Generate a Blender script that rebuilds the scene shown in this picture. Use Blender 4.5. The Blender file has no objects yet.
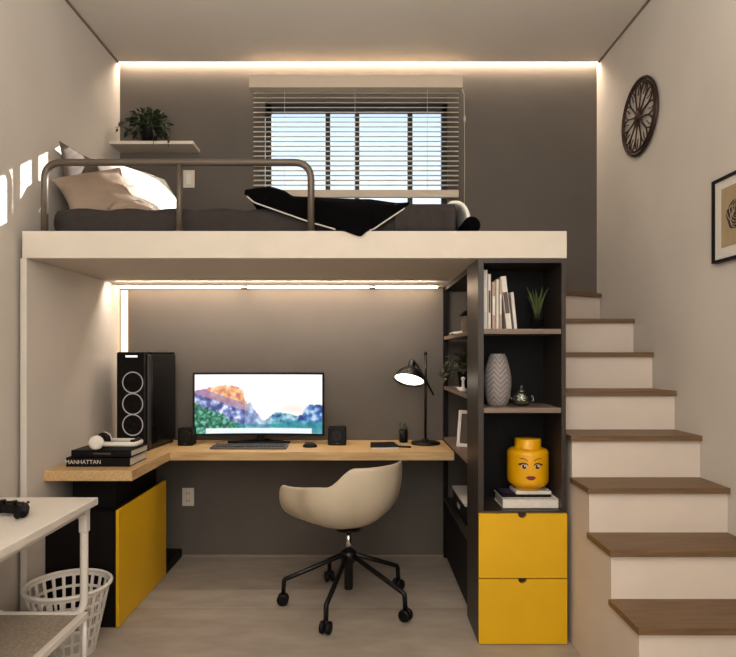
import bpy, bmesh, math, random
from mathutils import Vector, Matrix, noise
random.seed(7)
C = bpy.context.scene.collection
PI = math.pi

# ------------------------------------------------------------------ materials
def lin(c):
    return tuple(((v/255)/12.92 if v/255 <= .04045 else ((v/255+.055)/1.055)**2.4) for v in c)

def mat(name, rgb, rough=.6, metal=0, var=.06, scale=8, bump=0, bscale=200, spec=.5, stretch=(1,1,1), rgb2=None, coat=0, sheen=0):
    m = bpy.data.materials.new(name); m.use_nodes = True
    nt = m.node_tree; n = nt.nodes; l = nt.links
    b = n['Principled BSDF']
    b.inputs['Roughness'].default_value = rough
    b.inputs['Metallic'].default_value = metal
    b.inputs['Specular IOR Level'].default_value = spec
    b.inputs['Coat Weight'].default_value = coat
    b.inputs['Sheen Weight'].default_value = sheen
    tc = n.new('ShaderNodeTexCoord'); mp = n.new('ShaderNodeMapping')
    mp.inputs['Scale'].default_value = stretch
    l.new(tc.outputs['Object'], mp.inputs['Vector'])
    nz = n.new('ShaderNodeTexNoise'); nz.inputs['Scale'].default_value = scale; nz.inputs['Detail'].default_value = 5
    l.new(mp.outputs['Vector'], nz.inputs['Vector'])
    cr = n.new('ShaderNodeValToRGB')
    a = lin(rgb)
    if rgb2: c2 = lin(rgb2); c1 = a
    else:
        c1 = tuple(max(0, v*(1-var)) for v in a); c2 = tuple(min(1, v*(1+var)) for v in a)
    cr.color_ramp.elements[0].position = .3; cr.color_ramp.elements[1].position = .7
    cr.color_ramp.elements[0].color = (*c1, 1); cr.color_ramp.elements[1].color = (*c2, 1)
    l.new(nz.outputs['Fac'], cr.inputs['Fac']); l.new(cr.outputs['Color'], b.inputs['Base Color'])
    if bump:
        n2 = n.new('ShaderNodeTexNoise'); n2.inputs['Scale'].default_value = bscale; n2.inputs['Detail'].default_value = 3
        l.new(mp.outputs['Vector'], n2.inputs['Vector'])
        bp = n.new('ShaderNodeBump'); bp.inputs['Strength'].default_value = bump; bp.inputs['Distance'].default_value = .004
        l.new(n2.outputs['Fac'], bp.inputs['Height']); l.new(bp.outputs['Normal'], b.inputs['Normal'])
    return m

def emit(name, rgb, strength):
    m = bpy.data.materials.new(name); m.use_nodes = True
    nt = m.node_tree; nt.nodes.clear()
    o = nt.nodes.new('ShaderNodeOutputMaterial'); e = nt.nodes.new('ShaderNodeEmission')
    e.inputs['Color'].default_value = (*lin(rgb), 1); e.inputs['Strength'].default_value = strength
    nt.links.new(e.outputs[0], o.inputs[0]); return m

def attr_mat(name, rough=.6, emission=0.0):
    m = bpy.data.materials.new(name); m.use_nodes = True
    nt = m.node_tree; b = nt.nodes['Principled BSDF']
    a = nt.nodes.new('ShaderNodeAttribute'); a.attribute_name = 'col'
    if emission:
        b.inputs['Base Color'].default_value = (0.01, .01, .01, 1)
        nt.links.new(a.outputs['Color'], b.inputs['Emission Color']); b.inputs['Emission Strength'].default_value = emission
    else:
        nt.links.new(a.outputs['Color'], b.inputs['Base Color'])
    b.inputs['Roughness'].default_value = rough
    return m

def glass_mat(name, tint=(1, 1, 1), refl=.06):
    m = bpy.data.materials.new(name); m.use_nodes = True
    nt = m.node_tree; nt.nodes.clear()
    o = nt.nodes.new('ShaderNodeOutputMaterial'); mx = nt.nodes.new('ShaderNodeMixShader')
    t = nt.nodes.new('ShaderNodeBsdfTransparent'); t.inputs[0].default_value = (*tint, 1)
    g = nt.nodes.new('ShaderNodeBsdfGlossy'); g.inputs['Roughness'].default_value = .03
    mx.inputs[0].default_value = refl
    nt.links.new(t.outputs[0], mx.inputs[1]); nt.links.new(g.outputs[0], mx.inputs[2]); nt.links.new(mx.outputs[0], o.inputs[0])
    return m

M = {}
M['wall'] = mat('wall paint warm white', (196, 188, 178), .85, var=.03, scale=3, bump=.06, bscale=160)
M['wallgrey'] = mat('wall paint taupe grey', (92, 85, 78), .85, var=.05, scale=4, bump=.12, bscale=120)
M['ceiling'] = mat('ceiling paint', (206, 197, 186), .9, var=.02, scale=3)
M['white'] = mat('painted white', (206, 194, 178), .55, var=.02)
M['stairwhite'] = mat('stair paint', (202, 189, 176), .7, var=.03, scale=5)
M['loftwhite'] = mat('loft paint', (198, 189, 176), .8, var=.02)
M['gap'] = mat('shadow gap and baseboard grey', (128, 115, 102), .9)
M['wood'] = mat('desk oak', (202, 171, 124), .45, scale=6, stretch=(1, 14, 14), rgb2=(176, 142, 97), bump=.05, bscale=30)
M['woody'] = mat('desk oak lengthways', (202, 171, 124), .45, scale=6, stretch=(14, 1, 14), rgb2=(176, 142, 97), bump=.05, bscale=30)
M['tread'] = mat('stair oak', (118, 92, 64), .45, scale=5, stretch=(1, 16, 16), rgb2=(92, 68, 44), bump=.06, bscale=30)
M['shelfedge'] = mat('shelf oak', (126, 108, 94), .5, scale=6, stretch=(1, 14, 14), rgb2=(104, 88, 75))
M['dark'] = mat('dark laminate', (18, 15, 14), .55, var=.1, scale=10, spec=.15)
M['darkpanel'] = mat('dark brown laminate', (50, 42, 36), .4, var=.1, scale=7)
M['black'] = mat('black plastic', (14, 13, 13), .45, var=.1, spec=.2)
M['blackm'] = mat('black metal', (24, 23, 22), .35, metal=.4)
M['blackgloss'] = mat('black gloss', (12, 12, 13), .15)
M['yellow'] = mat('yellow lacquer', (206, 162, 2), .5, var=.04, scale=4)
M['yellowhead'] = mat('yellow plastic', (214, 158, 4), .35, var=.03)
M['whitemetal'] = mat('white powder coated metal', (212, 205, 196), .4, var=.02)
M['whiteplastic'] = mat('white plastic', (214, 208, 200), .45, var=.02)
M['chair'] = mat('cream shell', (188, 175, 153), .5, var=.03)
M['chrome'] = mat('chrome', (225, 225, 225), .15, metal=1)
M['rail'] = mat('grey metal rail', (98, 88, 78), .45, metal=.35, var=.04)
M['mattress'] = mat('dark grey mattress fabric', (48, 42, 39), .9, var=.15, scale=30, bump=.2, bscale=300)
M['throw'] = mat('black woven throw', (7, 6, 7), .95, var=.2, spec=.05, scale=40, bump=.2, bscale=300)
M['piping'] = mat('pale piping', (186, 180, 172), .8)
M['whitecloth'] = mat('white cotton', (225, 220, 212), .9, var=.03, bump=.15, bscale=40)
M['beigecloth'] = mat('beige linen', (142, 124, 108), .9, var=.08, scale=12, bump=.25, bscale=120)
M['greycloth'] = mat('grey brown linen', (92, 80, 73), .9, var=.08, scale=12, bump=.25, bscale=120)
M['leaf'] = mat('leaf green', (38, 52, 26), .5, var=.4, scale=20)
M['leafd'] = mat('dim leaf green', (52, 58, 30), .6, var=.4, scale=20)
M['leafb'] = mat('bright leaf green', (66, 78, 36), .5, var=.3, scale=20)
M['paper'] = mat('paper', (206, 200, 190), .8, var=.04, scale=60)
M['papery'] = mat('aged paper', (160, 140, 108), .85, var=.1, scale=9)
M['pages'] = mat('page edges', (190, 182, 168), .85, var=.15, scale=120, stretch=(.05, .05, 6))
M['blind'] = mat('blind slat', (226, 220, 210), .5, var=.02)
_nt = M['blind'].node_tree; _o = [x for x in _nt.nodes if x.type == 'OUTPUT_MATERIAL'][0]
_tr = _nt.nodes.new('ShaderNodeBsdfTranslucent'); _tr.inputs[0].default_value = (.85, .83, .78, 1); _mx = _nt.nodes.new('ShaderNodeMixShader'); _mx.inputs[0].default_value = .6
_nt.links.new(_nt.nodes['Principled BSDF'].outputs[0], _mx.inputs[1]); _nt.links.new(_tr.outputs[0], _mx.inputs[2]); _nt.links.new(_mx.outputs[0], _o.inputs[0])
M['valance'] = mat('blind valance', (190, 176, 158), .5, var=.02)
M['winframe'] = mat('window frame', (52, 48, 46), .5)
M['bronze'] = mat('dark bronze', (60, 42, 34), .45, metal=.5, var=.2, scale=20)
M['keyb'] = mat('grey aluminium', (96, 92, 88), .4, metal=.4)
M['glass'] = glass_mat('window glass', (.96, .98, 1), .04)
M['jarglass'] = glass_mat('jar glass', (.86, .9, .86), .14)
M['led'] = emit('warm led', (255, 234, 210), 52)
M['led2'] = emit('warm led low', (255, 226, 194), 24)
M['ledv'] = emit('warm led upright', (255, 226, 190), 2.2)
M['bulb'] = emit('lamp light', (255, 240, 215), 5)
M['ringlight'] = emit('fan ring light', (220, 205, 195), .42)
M['bar'] = emit('tower light bar', (255, 250, 245), 1.2)
M['screen'] = attr_mat('screen picture', .3, 1.0)
M['vase'] = attr_mat('vase glaze', .6)
M['art'] = attr_mat('print', .8)
M['darkred'] = mat('dark red', (112, 22, 30), .4)
M['darkbrown'] = mat('dark brown', (50, 26, 20), .4)
M['ink'] = mat('ink', (54, 50, 50), .8, var=.4, scale=60)
M['mesh'] = mat('perforated steel', (150, 138, 124), .6, var=.25, scale=90, bump=.5, bscale=150)
M['purple'] = mat('muted violet', (64, 50, 78), .6)

# floor with faint darker lines across it
def floor_mat():
    m = mat('floor finish', (168, 157, 145), .6, scale=5, rgb2=(150, 139, 127), bump=.1, bscale=60, stretch=(1, 2.5, 1))
    nt = m.node_tree; n = nt.nodes; l = nt.links
    b = n['Principled BSDF']; src = b.inputs['Base Color'].links[0].from_socket
    tc = n.new('ShaderNodeTexCoord'); mp = n.new('ShaderNodeMapping')
    mp.inputs['Location'].default_value = (9, -3.24, 0)
    br = n.new('ShaderNodeTexBrick'); br.offset = 0; br.inputs['Scale'].default_value = 1
    br.inputs['Brick Width'].default_value = 20; br.inputs['Row Height'].default_value = 1.3
    br.inputs['Mortar Size'].default_value = .004; br.inputs['Mortar Smooth'].default_value = .3
    br.inputs['Color1'].default_value = (1, 1, 1, 1); br.inputs['Color2'].default_value = (.93, .93, .93, 1); br.inputs['Mortar'].default_value = (.62, .6, .58, 1)
    l.new(tc.outputs['Object'], mp.inputs['Vector']); l.new(mp.outputs[0], br.inputs['Vector'])
    mx = n.new('ShaderNodeMix'); mx.data_type = 'RGBA'; mx.blend_type = 'MULTIPLY'; mx.inputs['Factor'].default_value = 1
    l.new(src, mx.inputs[6]); l.new(br.outputs['Color'], mx.inputs[7]); l.new(mx.outputs[2], b.inputs['Base Color'])
    return m
M['floor'] = floor_mat()

# ------------------------------------------------------------------ geometry helpers
def B(): return bmesh.new()

def box(bm, x0, x1, y0, y1, z0, z1, rot=None):
    r = bmesh.ops.create_cube(bm, size=1)
    v = r['verts']
    bmesh.ops.scale(bm, verts=v, vec=(abs(x1-x0), abs(y1-y0), abs(z1-z0)))
    if rot is not None: bmesh.ops.transform(bm, matrix=rot, verts=v)
    bmesh.ops.translate(bm, verts=v, vec=((x0+x1)/2, (y0+y1)/2, (z0+z1)/2))
    return v

def tube(bm, pts, r, seg=10, closed=False, cap=True):
    pts = [Vector(p) for p in pts]; N = len(pts)
    rr = r if isinstance(r, (list, tuple)) else [r]*N
    T = []
    for i in range(N):
        if closed: t = pts[(i+1) % N]-pts[i-1]
        else: t = pts[min(i+1, N-1)]-pts[max(i-1, 0)]
        T.append(t.normalized())
    up = Vector((0, 0, 1)) if abs(T[0].z) < .9 else Vector((1, 0, 0))
    u = T[0].cross(up).normalized()
    rings = []
    for i in range(N):
        u = (u-T[i]*u.dot(T[i])).normalized(); w = T[i].cross(u)
        rings.append([bm.verts.new(pts[i]+(u*math.cos(a)+w*math.sin(a))*rr[i]) for a in [2*PI*k/seg for k in range(seg)]])
    for i in range(N if closed else N-1):
        a, b = rings[i], rings[(i+1) % N]
        for k in range(seg):
            bm.faces.new((a[k], a[(k+1) % seg], b[(k+1) % seg], b[k])).smooth = True
    if not closed and cap:
        bm.faces.new(rings[0]); bm.faces.new(list(reversed(rings[-1])))

def lathe(bm, prof, c=(0, 0, 0), seg=32, mtx=None, cap=True, smooth=True):
    rings = []; vs = []
    for r, z in prof:
        ring = [bm.verts.new((r*math.cos(2*PI*k/seg), r*math.sin(2*PI*k/seg), z)) for k in range(seg)]
        rings.append(ring); vs += ring
    for a, b in zip(rings, rings[1:]):
        for k in range(seg):
            bm.faces.new((a[k], a[(k+1) % seg], b[(k+1) % seg], b[k])).smooth = smooth
    if cap:
        bm.faces.new(list(reversed(rings[0]))); bm.faces.new(rings[-1])
    if mtx is not None: bmesh.ops.transform(bm, matrix=mtx, verts=vs)
    bmesh.ops.translate(bm, verts=vs, vec=c)
    return vs

def prism(bm, poly, d, n=Vector((0, 1, 0))):
    """extrude polygon (3D points) along d*n"""
    a = [bm.verts.new(p) for p in poly]; b = [bm.verts.new(Vector(p)+n*d) for p in poly]
    f1 = bm.faces.new(a); f2 = bm.faces.new(list(reversed(b)))
    for i in range(len(poly)):
        j = (i+1) % len(poly); bm.faces.new((a[j], a[i], b[i], b[j]))
    bmesh.ops.triangulate(bm, faces=[f1, f2])

def arc(c, r, a0, a1, u, w, n=8):
    c, u, w = Vector(c), Vector(u), Vector(w)
    return [c+u*r*math.cos(a0+(a1-a0)*i/n)+w*r*math.sin(a0+(a1-a0)*i/n) for i in range(n+1)]

def roundpath(pts, r, n=6, closed=False):
    pts = [Vector(p) for p in pts]; out = []; N = len(pts)
    for i, p in enumerate(pts):
        if not closed and i in (0, N-1): out.append(p); continue
        a = (pts[i-1]-p).normalized(); b = (pts[(i+1) % N]-p).normalized()
        ang = a.angle(b); d = r/math.tan(ang/2)
        s, e = p+a*d, p+b*d
        for k in range(n+1):
            t = k/n
            out.append((s*(1-t)+p*t)*(1-t)+(p*(1-t)+e*t)*t)
    return out

ROOT = {}
def obj(name, bm, m, parent=None, bevel=0, smooth=False, local=False, mods=None):
    bmesh.ops.recalc_face_normals(bm, faces=bm.faces)
    me = bpy.data.meshes.new(name); bm.to_mesh(me); bm.free()
    return link(name, me, m, parent, bevel, smooth, local)

def link(name, me, m, parent=None, bevel=0, smooth=False, local=False):
    o = bpy.data.objects.new(name, me); C.objects.link(o)
    if m is not None: me.materials.append(M[m] if isinstance(m, str) else m)
    if parent is not None:
        o.parent = parent
        p = parent
        while p.parent: p = p.parent
        if not local: me.transform(Matrix.Translation(-p.location))
    elif not local:
        xs = [v.co for v in me.vertices]
        lo = Vector([min(c[i] for c in xs) for i in range(3)]); hi = Vector([max(c[i] for c in xs) for i in range(3)])
        base = Vector(((lo.x+hi.x)/2, (lo.y+hi.y)/2, lo.z))
        me.transform(Matrix.Translation(-base)); o.location = base
    if smooth:
        for p in me.polygons: p.use_smooth = True
    if bevel:
        b = o.modifiers.new('bevel', 'BEVEL'); b.width = bevel; b.segments = 2; b.limit_method = 'ANGLE'; b.angle_limit = .7
    return o

def tag(o, label, cat, group=None):
    o['label'] = label; o['category'] = cat
    if group: o['group'] = group
    return o

def thing(name, loc, label, cat, group=None, rz=0):
    o = bpy.data.objects.new(name, None); C.objects.link(o)
    o.location = loc; o.rotation_euler = (0, 0, rz); o.empty_display_size = .1
    return tag(o, label, cat, group)

def struct(name, bm, m, parent=None, bevel=0):
    o = obj(name, bm, m, parent, bevel)
    if parent is None: o['kind'] = 'structure'
    return o

def P(px, py, Y):   # photo measurement at a known distance -> place in the room (metres)
    return Vector(((px-361)*Y/600, Y, 1.34-(py-355)*Y/600))

def setcol(me, cols):
    a = me.color_attributes.new('col', 'FLOAT_COLOR', 'POINT')
    for i, c in enumerate(cols): a.data[i].color = (*c, 1)

XL, XR, YB, ZC = -1.607, 1.572, 4.0, 3.273
LF = 2.79       # front plane of loft and tower
LZ0, LZ1 = 1.79, 1.917

# ------------------------------------------------------------------ the room
b = B(); box(b, XL-.15, XR+.15, -1.7, YB+.15, -.12, 0); struct('floor', b, 'floor')
b = B(); box(b, XL-.15, XL, -1.7, YB+.15, 0, 3.45); struct('wall_left', b, 'wall')
b = B(); box(b, XR, XR+.15, -1.7, YB+.15, 0, 3.45); struct('wall_right', b, 'wall')
b = B(); box(b, XL-.15, XR+.15, -1.7, -1.55, 0, 3.45); struct('wall_front', b, 'wall')
WX0, WX1, WZ0, WZ1 = -.64, .58, 2.22, 3.03
b = B()
box(b, XL, WX0, YB, YB+.15, 0, 3.45); box(b, WX1, XR, YB, YB+.15, 0, 3.45)
box(b, WX0, WX1, YB, YB+.15, 0, WZ0); box(b, WX0, WX1, YB, YB+.15, WZ1, 3.45)
struct('wall_back', b, 'wallgrey')
b = B(); box(b, XL, XR, -1.55, 3.955, ZC, 3.45); box(b, XL, XR, 3.955, YB+.15, 3.34, 3.45); struct('ceiling', b, 'ceiling')
b = B(); box(b, XL, XL+.012, -1.5, 3.955, ZC-.008, ZC); struct('trim_1', b, 'gap')  # solid strip coloured like the shaded gap at the ceiling edge
b = B(); box(b, XR-.012, XR, -1.5, 3.955, ZC-.008, ZC); struct('trim_2', b, 'gap')  # same painted-in gap shade on the right side
b = B(); box(b, -1.19, .547, YB-.010, YB, 0, .012); struct('baseboard_back', b, 'gap')
# window
wf = B()
for x0, x1 in ((WX0, WX0+.035), (WX1-.035, WX1)): box(wf, x0, x1, YB+.05, YB+.10, WZ0, WZ1)
box(wf, WX0, WX1, YB+.05, YB+.10, WZ0, WZ0+.03); box(wf, WX0, WX1, YB+.05, YB+.10, WZ1-.045, WZ1)
for px in (328, 357, 410):
    xm = P(px, 0, YB+.07).x; box(wf, xm-.016, xm+.016, YB+.055, YB+.095, WZ0, WZ1)
w = struct('window_1', wf, 'winframe')
b = B(); box(b, WX0+.035, WX1-.035, YB+.073, YB+.077, WZ0+.03, WZ1-.045); obj('pane', b, 'glass', w)

# LED strips
b = B(); box(b, XL+.005, XR-.005, 3.96, 3.995, 3.30, 3.308)
tag(obj('led_strip', b, 'led'), 'glowing warm light strip in the ceiling slot above the upper back wall', 'light strip')
t = thing('led_profile', (-.5, 3.97, LZ0), 'warm light strip along the back wall just beneath the loft', 'light strip')
b = B(); box(b, -1.59, .50, 3.925, 3.95, LZ0-.009, LZ0-.001); obj('diffuser', b, 'led2', t)
for px in (245, 372):
    x = P(px, 0, 3.97).x; b = B(); box(b, x-.02, x+.02, 3.925, 3.965, LZ0-.013, LZ0-.0005); obj('clip', b, 'dark', t)
b = B(); box(b, -1.595, -1.553, 3.985, 3.998, .78, LZ0-.02)
tag(obj('led_strip', b, 'ledv'), 'upright glowing light strip in the corner behind the computer tower', 'light strip')

# ------------------------------------------------------------------ loft
loft = thing('loft_platform', (-.3, 3.4, LZ0), 'white loft bed platform spanning above the desk', 'loft platform')
b = B(); box(b, -1.577, .958, LF, 3.998, LZ0, LZ1); obj('deck', b, 'loftwhite', loft, .003)
b = B(); box(b, -1.585, -1.555, LF, 3.74, 0, LZ0); obj('side_panel', b, 'wall', loft, .002)

# guard rail
Yr = 2.835; zr = 2.25
rail = thing('guard_rail', (-.86, Yr, LZ1), 'grey tubular guard rail with rounded ends along the loft bed', 'rail')
b = B(); xl, xr = -1.495, -.236
tube(b, roundpath([(xl, Yr, LZ1), (xl, Yr, zr), (xr, Yr, zr), (xr, Yr, LZ1)], .085, 8), .0165, 14); obj('rail_tube', b, 'rail', rail)
b = B(); tube(b, [(-.858, Yr, LZ1), (-.858, Yr, zr)], .015, 12); obj('post', b, 'rail', rail)
for x in (xl, -.858, xr):
    b = B(); lathe(b, [(.028, LZ1), (.028, LZ1+.006), (.02, LZ1+.008)], (x, Yr, 0), 20); obj('foot_plate', b, 'rail', rail)

# mattress
def soft_box(bm, x0, x1, y0, y1, z0, z1, nx=40, ny=20, quilt=.007, r=.03):
    grid = []
    for j in range(ny+1):
        row = []
        for i in range(nx+1):
            u, v = i/nx, j/ny
            x = x0+(x1-x0)*u; y = y0+(y1-y0)*v
            z = z1+quilt*(abs(math.sin(x*14+y*6))+abs(math.sin(x*14-y*6)))-quilt
            row.append(bm.verts.new((x, y, z)))
        grid.append(row)
    for j in range(ny):
        for i in range(nx): bm.faces.new((grid[j][i], grid[j][i+1], grid[j+1][i+1], grid[j+1][i])).smooth = True
    per = [grid[0][i] for i in range(nx+1)]+[grid[j][nx] for j in range(1, ny+1)]+[grid[ny][i] for i in range(nx-1, -1, -1)]+[grid[j][0] for j in range(ny-1, 0, -1)]
    prev = per
    K = 6
    for k in range(1, K+1):
        t_ = k/K
        off = math.sin(t_*PI)**.5*.012
        ring = []
        for v in per:
            c = v.co
            d = Vector((0, 0, 0))
            if c.x <= x0+1e-5: d.x = -1
            if c.x >= x1-1e-5: d.x = 1
            if c.y <= y0+1e-5: d.y = -1
            if c.y >= y1-1e-5: d.y = 1
            ph = math.sin(c.x*22+t_*5)*.003 if d.y else 0
            ring.append(bm.verts.new((c.x+d.x*off, c.y+d.y*(off+ph), c.z+(z0-c.z)*t_)))
        n = len(per)
        for i in range(n): bm.faces.new((prev[i], prev[(i+1) % n], ring[(i+1) % n], ring[i])).smooth = True
        prev = ring
    bm.faces.new(prev)
b = B(); soft_box(b, -1.465, .445, 2.90, 3.90, LZ1, 2.042)
tag(obj('mattress', b, 'mattress'), 'dark charcoal single mattress lying on the white loft platform', 'mattress')

# white sheet turned back at the bed foot, and the dark roll beside it
def bentsheet(bm, prof, y0, y1, th, ny=10):
    prof = [Vector((p[0], 0, p[1])) for p in prof]
    rows = []
    for j in range(ny+1):
        y = y0+(y1-y0)*j/ny; wv = .004*math.sin(j*1.9)
        rows.append([bm.verts.new((p.x+wv, y, p.z+wv)) for p in prof])
    for j in range(ny):
        for i in range(len(prof)-1): bm.faces.new((rows[j][i], rows[j][i+1], rows[j+1][i+1], rows[j+1][i])).smooth = True
def zx(px, py, Y=2.9): p = P(px, py, Y); return (p.x, p.z)
b = B(); bentsheet(b, [zx(448, 207), zx(456, 205), zx(461, 207), zx(464.5, 213), zx(466, 221), zx(464, 230)], 2.885, 3.75, .02)
o = obj('folded_sheet', b, 'whitecloth', local=False)
so = o.modifiers.new('th', 'SOLIDIFY'); so.thickness = .03; so.offset = 1
sb = o.modifiers.new('sub', 'SUBSURF'); sb.levels = 1; sb.render_levels = 2
tag(o, 'white sheet edge folded over the foot end of the loft bed', 'sheet')
b = B(); tube(b, [(.533, 2.87+.02*i, LZ1+.046+.002*math.sin(i)) for i in range(36)], [.02]+[.043]*34+[.02], 14)
tag(obj('rolled_blanket', b, 'throw', smooth=True), 'black rolled blanket at the right end of the loft bed', 'blanket')

# black throw draped over the front of the bed, one corner hanging over the loft edge
def cover(bm, fn, nu=40, nv=24):
    g = [[bm.verts.new(fn(i/nu, j/nv)) for i in range(nu+1)] for j in range(nv+1)]
    for j in range(nv):
        for i in range(nu): bm.faces.new((g[j][i], g[j][i+1], g[j+1][i+1], g[j+1][i])).smooth = True
    return g
def interp(tab, u):
    for a, b_ in zip(tab, tab[1:]):
        if u <= b_[0]:
            t_ = (u-a[0])/(b_[0]-a[0]); return [p+(q-p)*t_ for p, q in zip(a[1:], b_[1:])]
    return list(tab[-1][1:])
# lower hem: x, y, z ; crest: x, y, z
hem = [(0, -.563, 2.90, 2.118), (.08, -.51, 2.872, 2.07), (.35, -.291, 2.866, 1.992), (.42, -.235, 2.862, 1.972), (.56, -.12, 2.80, 1.927), (.60, -.085, 2.784, 1.917), (.68, -.002, 2.780, 1.886), (.74, .03, 2.783, 1.915), (.78, .06, 2.83, 1.935), (1, .232, 2.89, 2.062)]
crest = [(0, -.558, 2.96, 2.132), (.08, -.51, 2.97, 2.158), (.17, -.44, 2.975, 2.168), (.26, -.38, 2.98, 2.15), (.33, -.345, 2.985, 2.122), (.5, -.15, 2.985, 2.115), (.75, .045, 2.985, 2.112), (.9, .17, 2.98, 2.09), (1, .232, 2.95, 2.074)]
def thr(u, v):
    h = Vector(interp(hem, u)); c = Vector(interp(crest, u))
    if v < .5:
        t_ = v/.5; p = h.lerp(c, t_)
        k = math.sin(t_*PI)
        p.y -= k*.030; p.z += k*.032*math.sin(PI*min(1, .12+u*.85))
        p.y += .006*k*math.sin(u*17+t_*3)
    else:
        t_ = (v-.5)/.5; e = Vector((c.x+.10*(1-u)*t_, c.y+.42, 2.066))
        p = c.lerp(e, t_); p.z = e.z+(c.z-e.z)*(1-t_)**1.6 + .006*math.sin(u*15+t_*8)*t_*(1-t_)*4
    return p
thw = thing('throw_blanket', (-.15, 3.05, 2.03), 'black throw blanket with pale piping, one corner hanging over the loft edge', 'blanket')
b = B(); cover(b, thr, 60, 30); o = obj('cloth', b, 'throw', thw); so = o.modifiers.new('th', 'SOLIDIFY'); so.thickness = .012; so.offset = 0; o.modifiers.new('s', 'SUBSURF').render_levels = 1
b = B(); tube(b, [thr(.02+.54*i/30, 0)+Vector((0, -.006, -.002)) for i in range(31)], .0038, 8); obj('piping', b, 'piping', thw)
b = B(); tube(b, [thr(.755+.245*i/30, 0)+Vector((0, -.006, -.002)) for i in range(31)], .0038, 8); obj('piping', b, 'piping', thw)

# dark cover over the foot end
def bl(u, v):
    x = .16+.29*u; q = v*1.0
    if q < .12: return (x, 2.878+.003*math.sin(u*18), LZ1+.004+q*1.17)
    return (x, 2.878+(q-.12)*1.0, 2.056+.004*math.sin(u*7+v*5)*min(1, (q-.12)*6))
b = B(); cover(b, bl); o = obj('bed_cover', b, 'mattress'); so = o.modifiers.new('th', 'SOLIDIFY'); so.thickness = .010; so.offset = 1
tag(o, 'dark brown bed cover spread over the foot end of the mattress', 'bed cover')

# pillows
def pillow(name, m, w_, h_, t_, loc, rot, label, pinch=.10, seed=0):
    bm = B(); n = 22
    G = {}
    for s in (1, -1):
        for j in range(n+1):
            for i in range(n+1):
                u, v = 2*i/n-1, 2*j/n-1
                e = (i in (0, n) or j in (0, n))
                if s < 0 and e: G[s, i, j] = G[1, i, j]; continue
                k = (1-u*u)*(1-v*v)
                x = u*w_/2*(1-pinch*(1-v*v)*abs(u)**2*1.0); y = v*h_/2*(1-pinch*(1-u*u)*abs(v)**2*1.0)
                z = s*t_/2*(max(k, 0)**.55)+.012*noise.noise(Vector((u*2.2+seed, v*2.2, s*3)))*(k**.3 if k > 0 else 0)
                G[s, i, j] = bm.verts.new((x, y, z))
    for s in (1, -1):
        for j in range(n):
            for i in range(n): bm.faces.new((G[s, i, j], G[s, i+1, j], G[s, i+1, j+1], G[s, i, j+1])).smooth = True
    o = obj(name, bm, m, local=True)
    o.location = loc; o.rotation_euler = rot
    o.modifiers.new('sub', 'SUBSURF').render_levels = 1
    return tag(o, label, 'pillow')
# rotations: pillow plane local XY; lean against the left wall -> normal towards +X and up
def lean(tilt, yaw, roll=0):   # normal starts at +X, tilted upwards, spun about z
    m = Matrix.Rotation(yaw, 3, 'Z') @ Matrix.Rotation(-tilt, 3, 'Y') @ Matrix.Rotation(PI/2, 3, 'Y') @ Matrix.Rotation(roll, 3, 'Z')
    return m.to_euler()
pillow('pillow', 'beigecloth', .37, .37, .13, (-1.362, 3.10, 2.17), lean(.62, -1.32, .40), 'beige square cushion leaning at the head of the loft bed', seed=1, pinch=.16)
pillow('pillow', 'greycloth', .46, .44, .09, (-1.515, 3.33, 2.245), lean(.12, -.12, .05), 'grey brown pillow standing upright against the left wall behind the beige cushion', seed=5)
pillow('pillow', 'whitecloth', .54, .52, .17, (-1.23, 3.46, 2.22), lean(.6, -.55, .0), 'large white pillow behind the beige cushion on the loft bed', seed=9)
pillow('pillow', 'beigecloth', .13, .22, .07, (-1.16, 3.04, 2.085), lean(1.1, -1.3, .1), 'small beige cushion tucked below the larger beige cushion', seed=12)

# ------------------------------------------------------------------ blind
bd = thing('venetian_blind', (-.04, 3.95, 2.37), 'pale horizontal slat blind hanging over the upper window', 'blind')
b = B(); box(b, P(250, 0, 3.95).x, P(462, 0, 3.95).x, 3.91, 3.985, 3.085, 3.165); obj('head_rail', b, 'valance', bd, .004)
b = B(); bx0, bx1 = P(253.5, 0, 3.95).x, P(458.5, 0, 3.95).x
zt, zb = 3.075, 2.435; ns = 20
for i in range(ns):
    z = zt-(zt-zb)*(i+.3)/ns
    box(b, bx0, bx1, 3.9325, 3.9675, z-.0008, z+.0008, rot=Matrix.Rotation(.52, 4, 'X'))
obj('slats', b, 'blind', bd)
b = B(); box(b, bx0, bx1, 3.935, 3.965, 2.375, 2.425); obj('bottom_rail', b, 'valance', bd, .004)
for px in (285, 355, 427):
    x = P(px, 0, 3.95).x; b = B(); tube(b, [(x, 3.931, 2.42), (x, 3.931, 3.09)], .0014, 6); obj('ladder_cord', b, 'blind', bd)
b = B(); x = P(464, 0, 3.93).x; tube(b, [(x-.02, 3.925, 3.09), (x, 3.925, 3.05), (x+.004, 3.925, 2.6), (x, 3.925, 2.25)], .0018, 6); lathe(b, [(.004, 0), (.008, .02), (.004, .05)], (x+.003, 3.925, 2.86), 10)
obj('pull_cord', b, 'blind', bd)

# ------------------------------------------------------------------ upper wall shelf + plant
b = B(); box(b, XL, -1.073, 3.83, 3.998, 2.687, 2.708)
tag(obj('floating_shelf', b, 'white', bevel=.002), 'small white floating shelf on the upper back wall', 'shelf')

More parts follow.
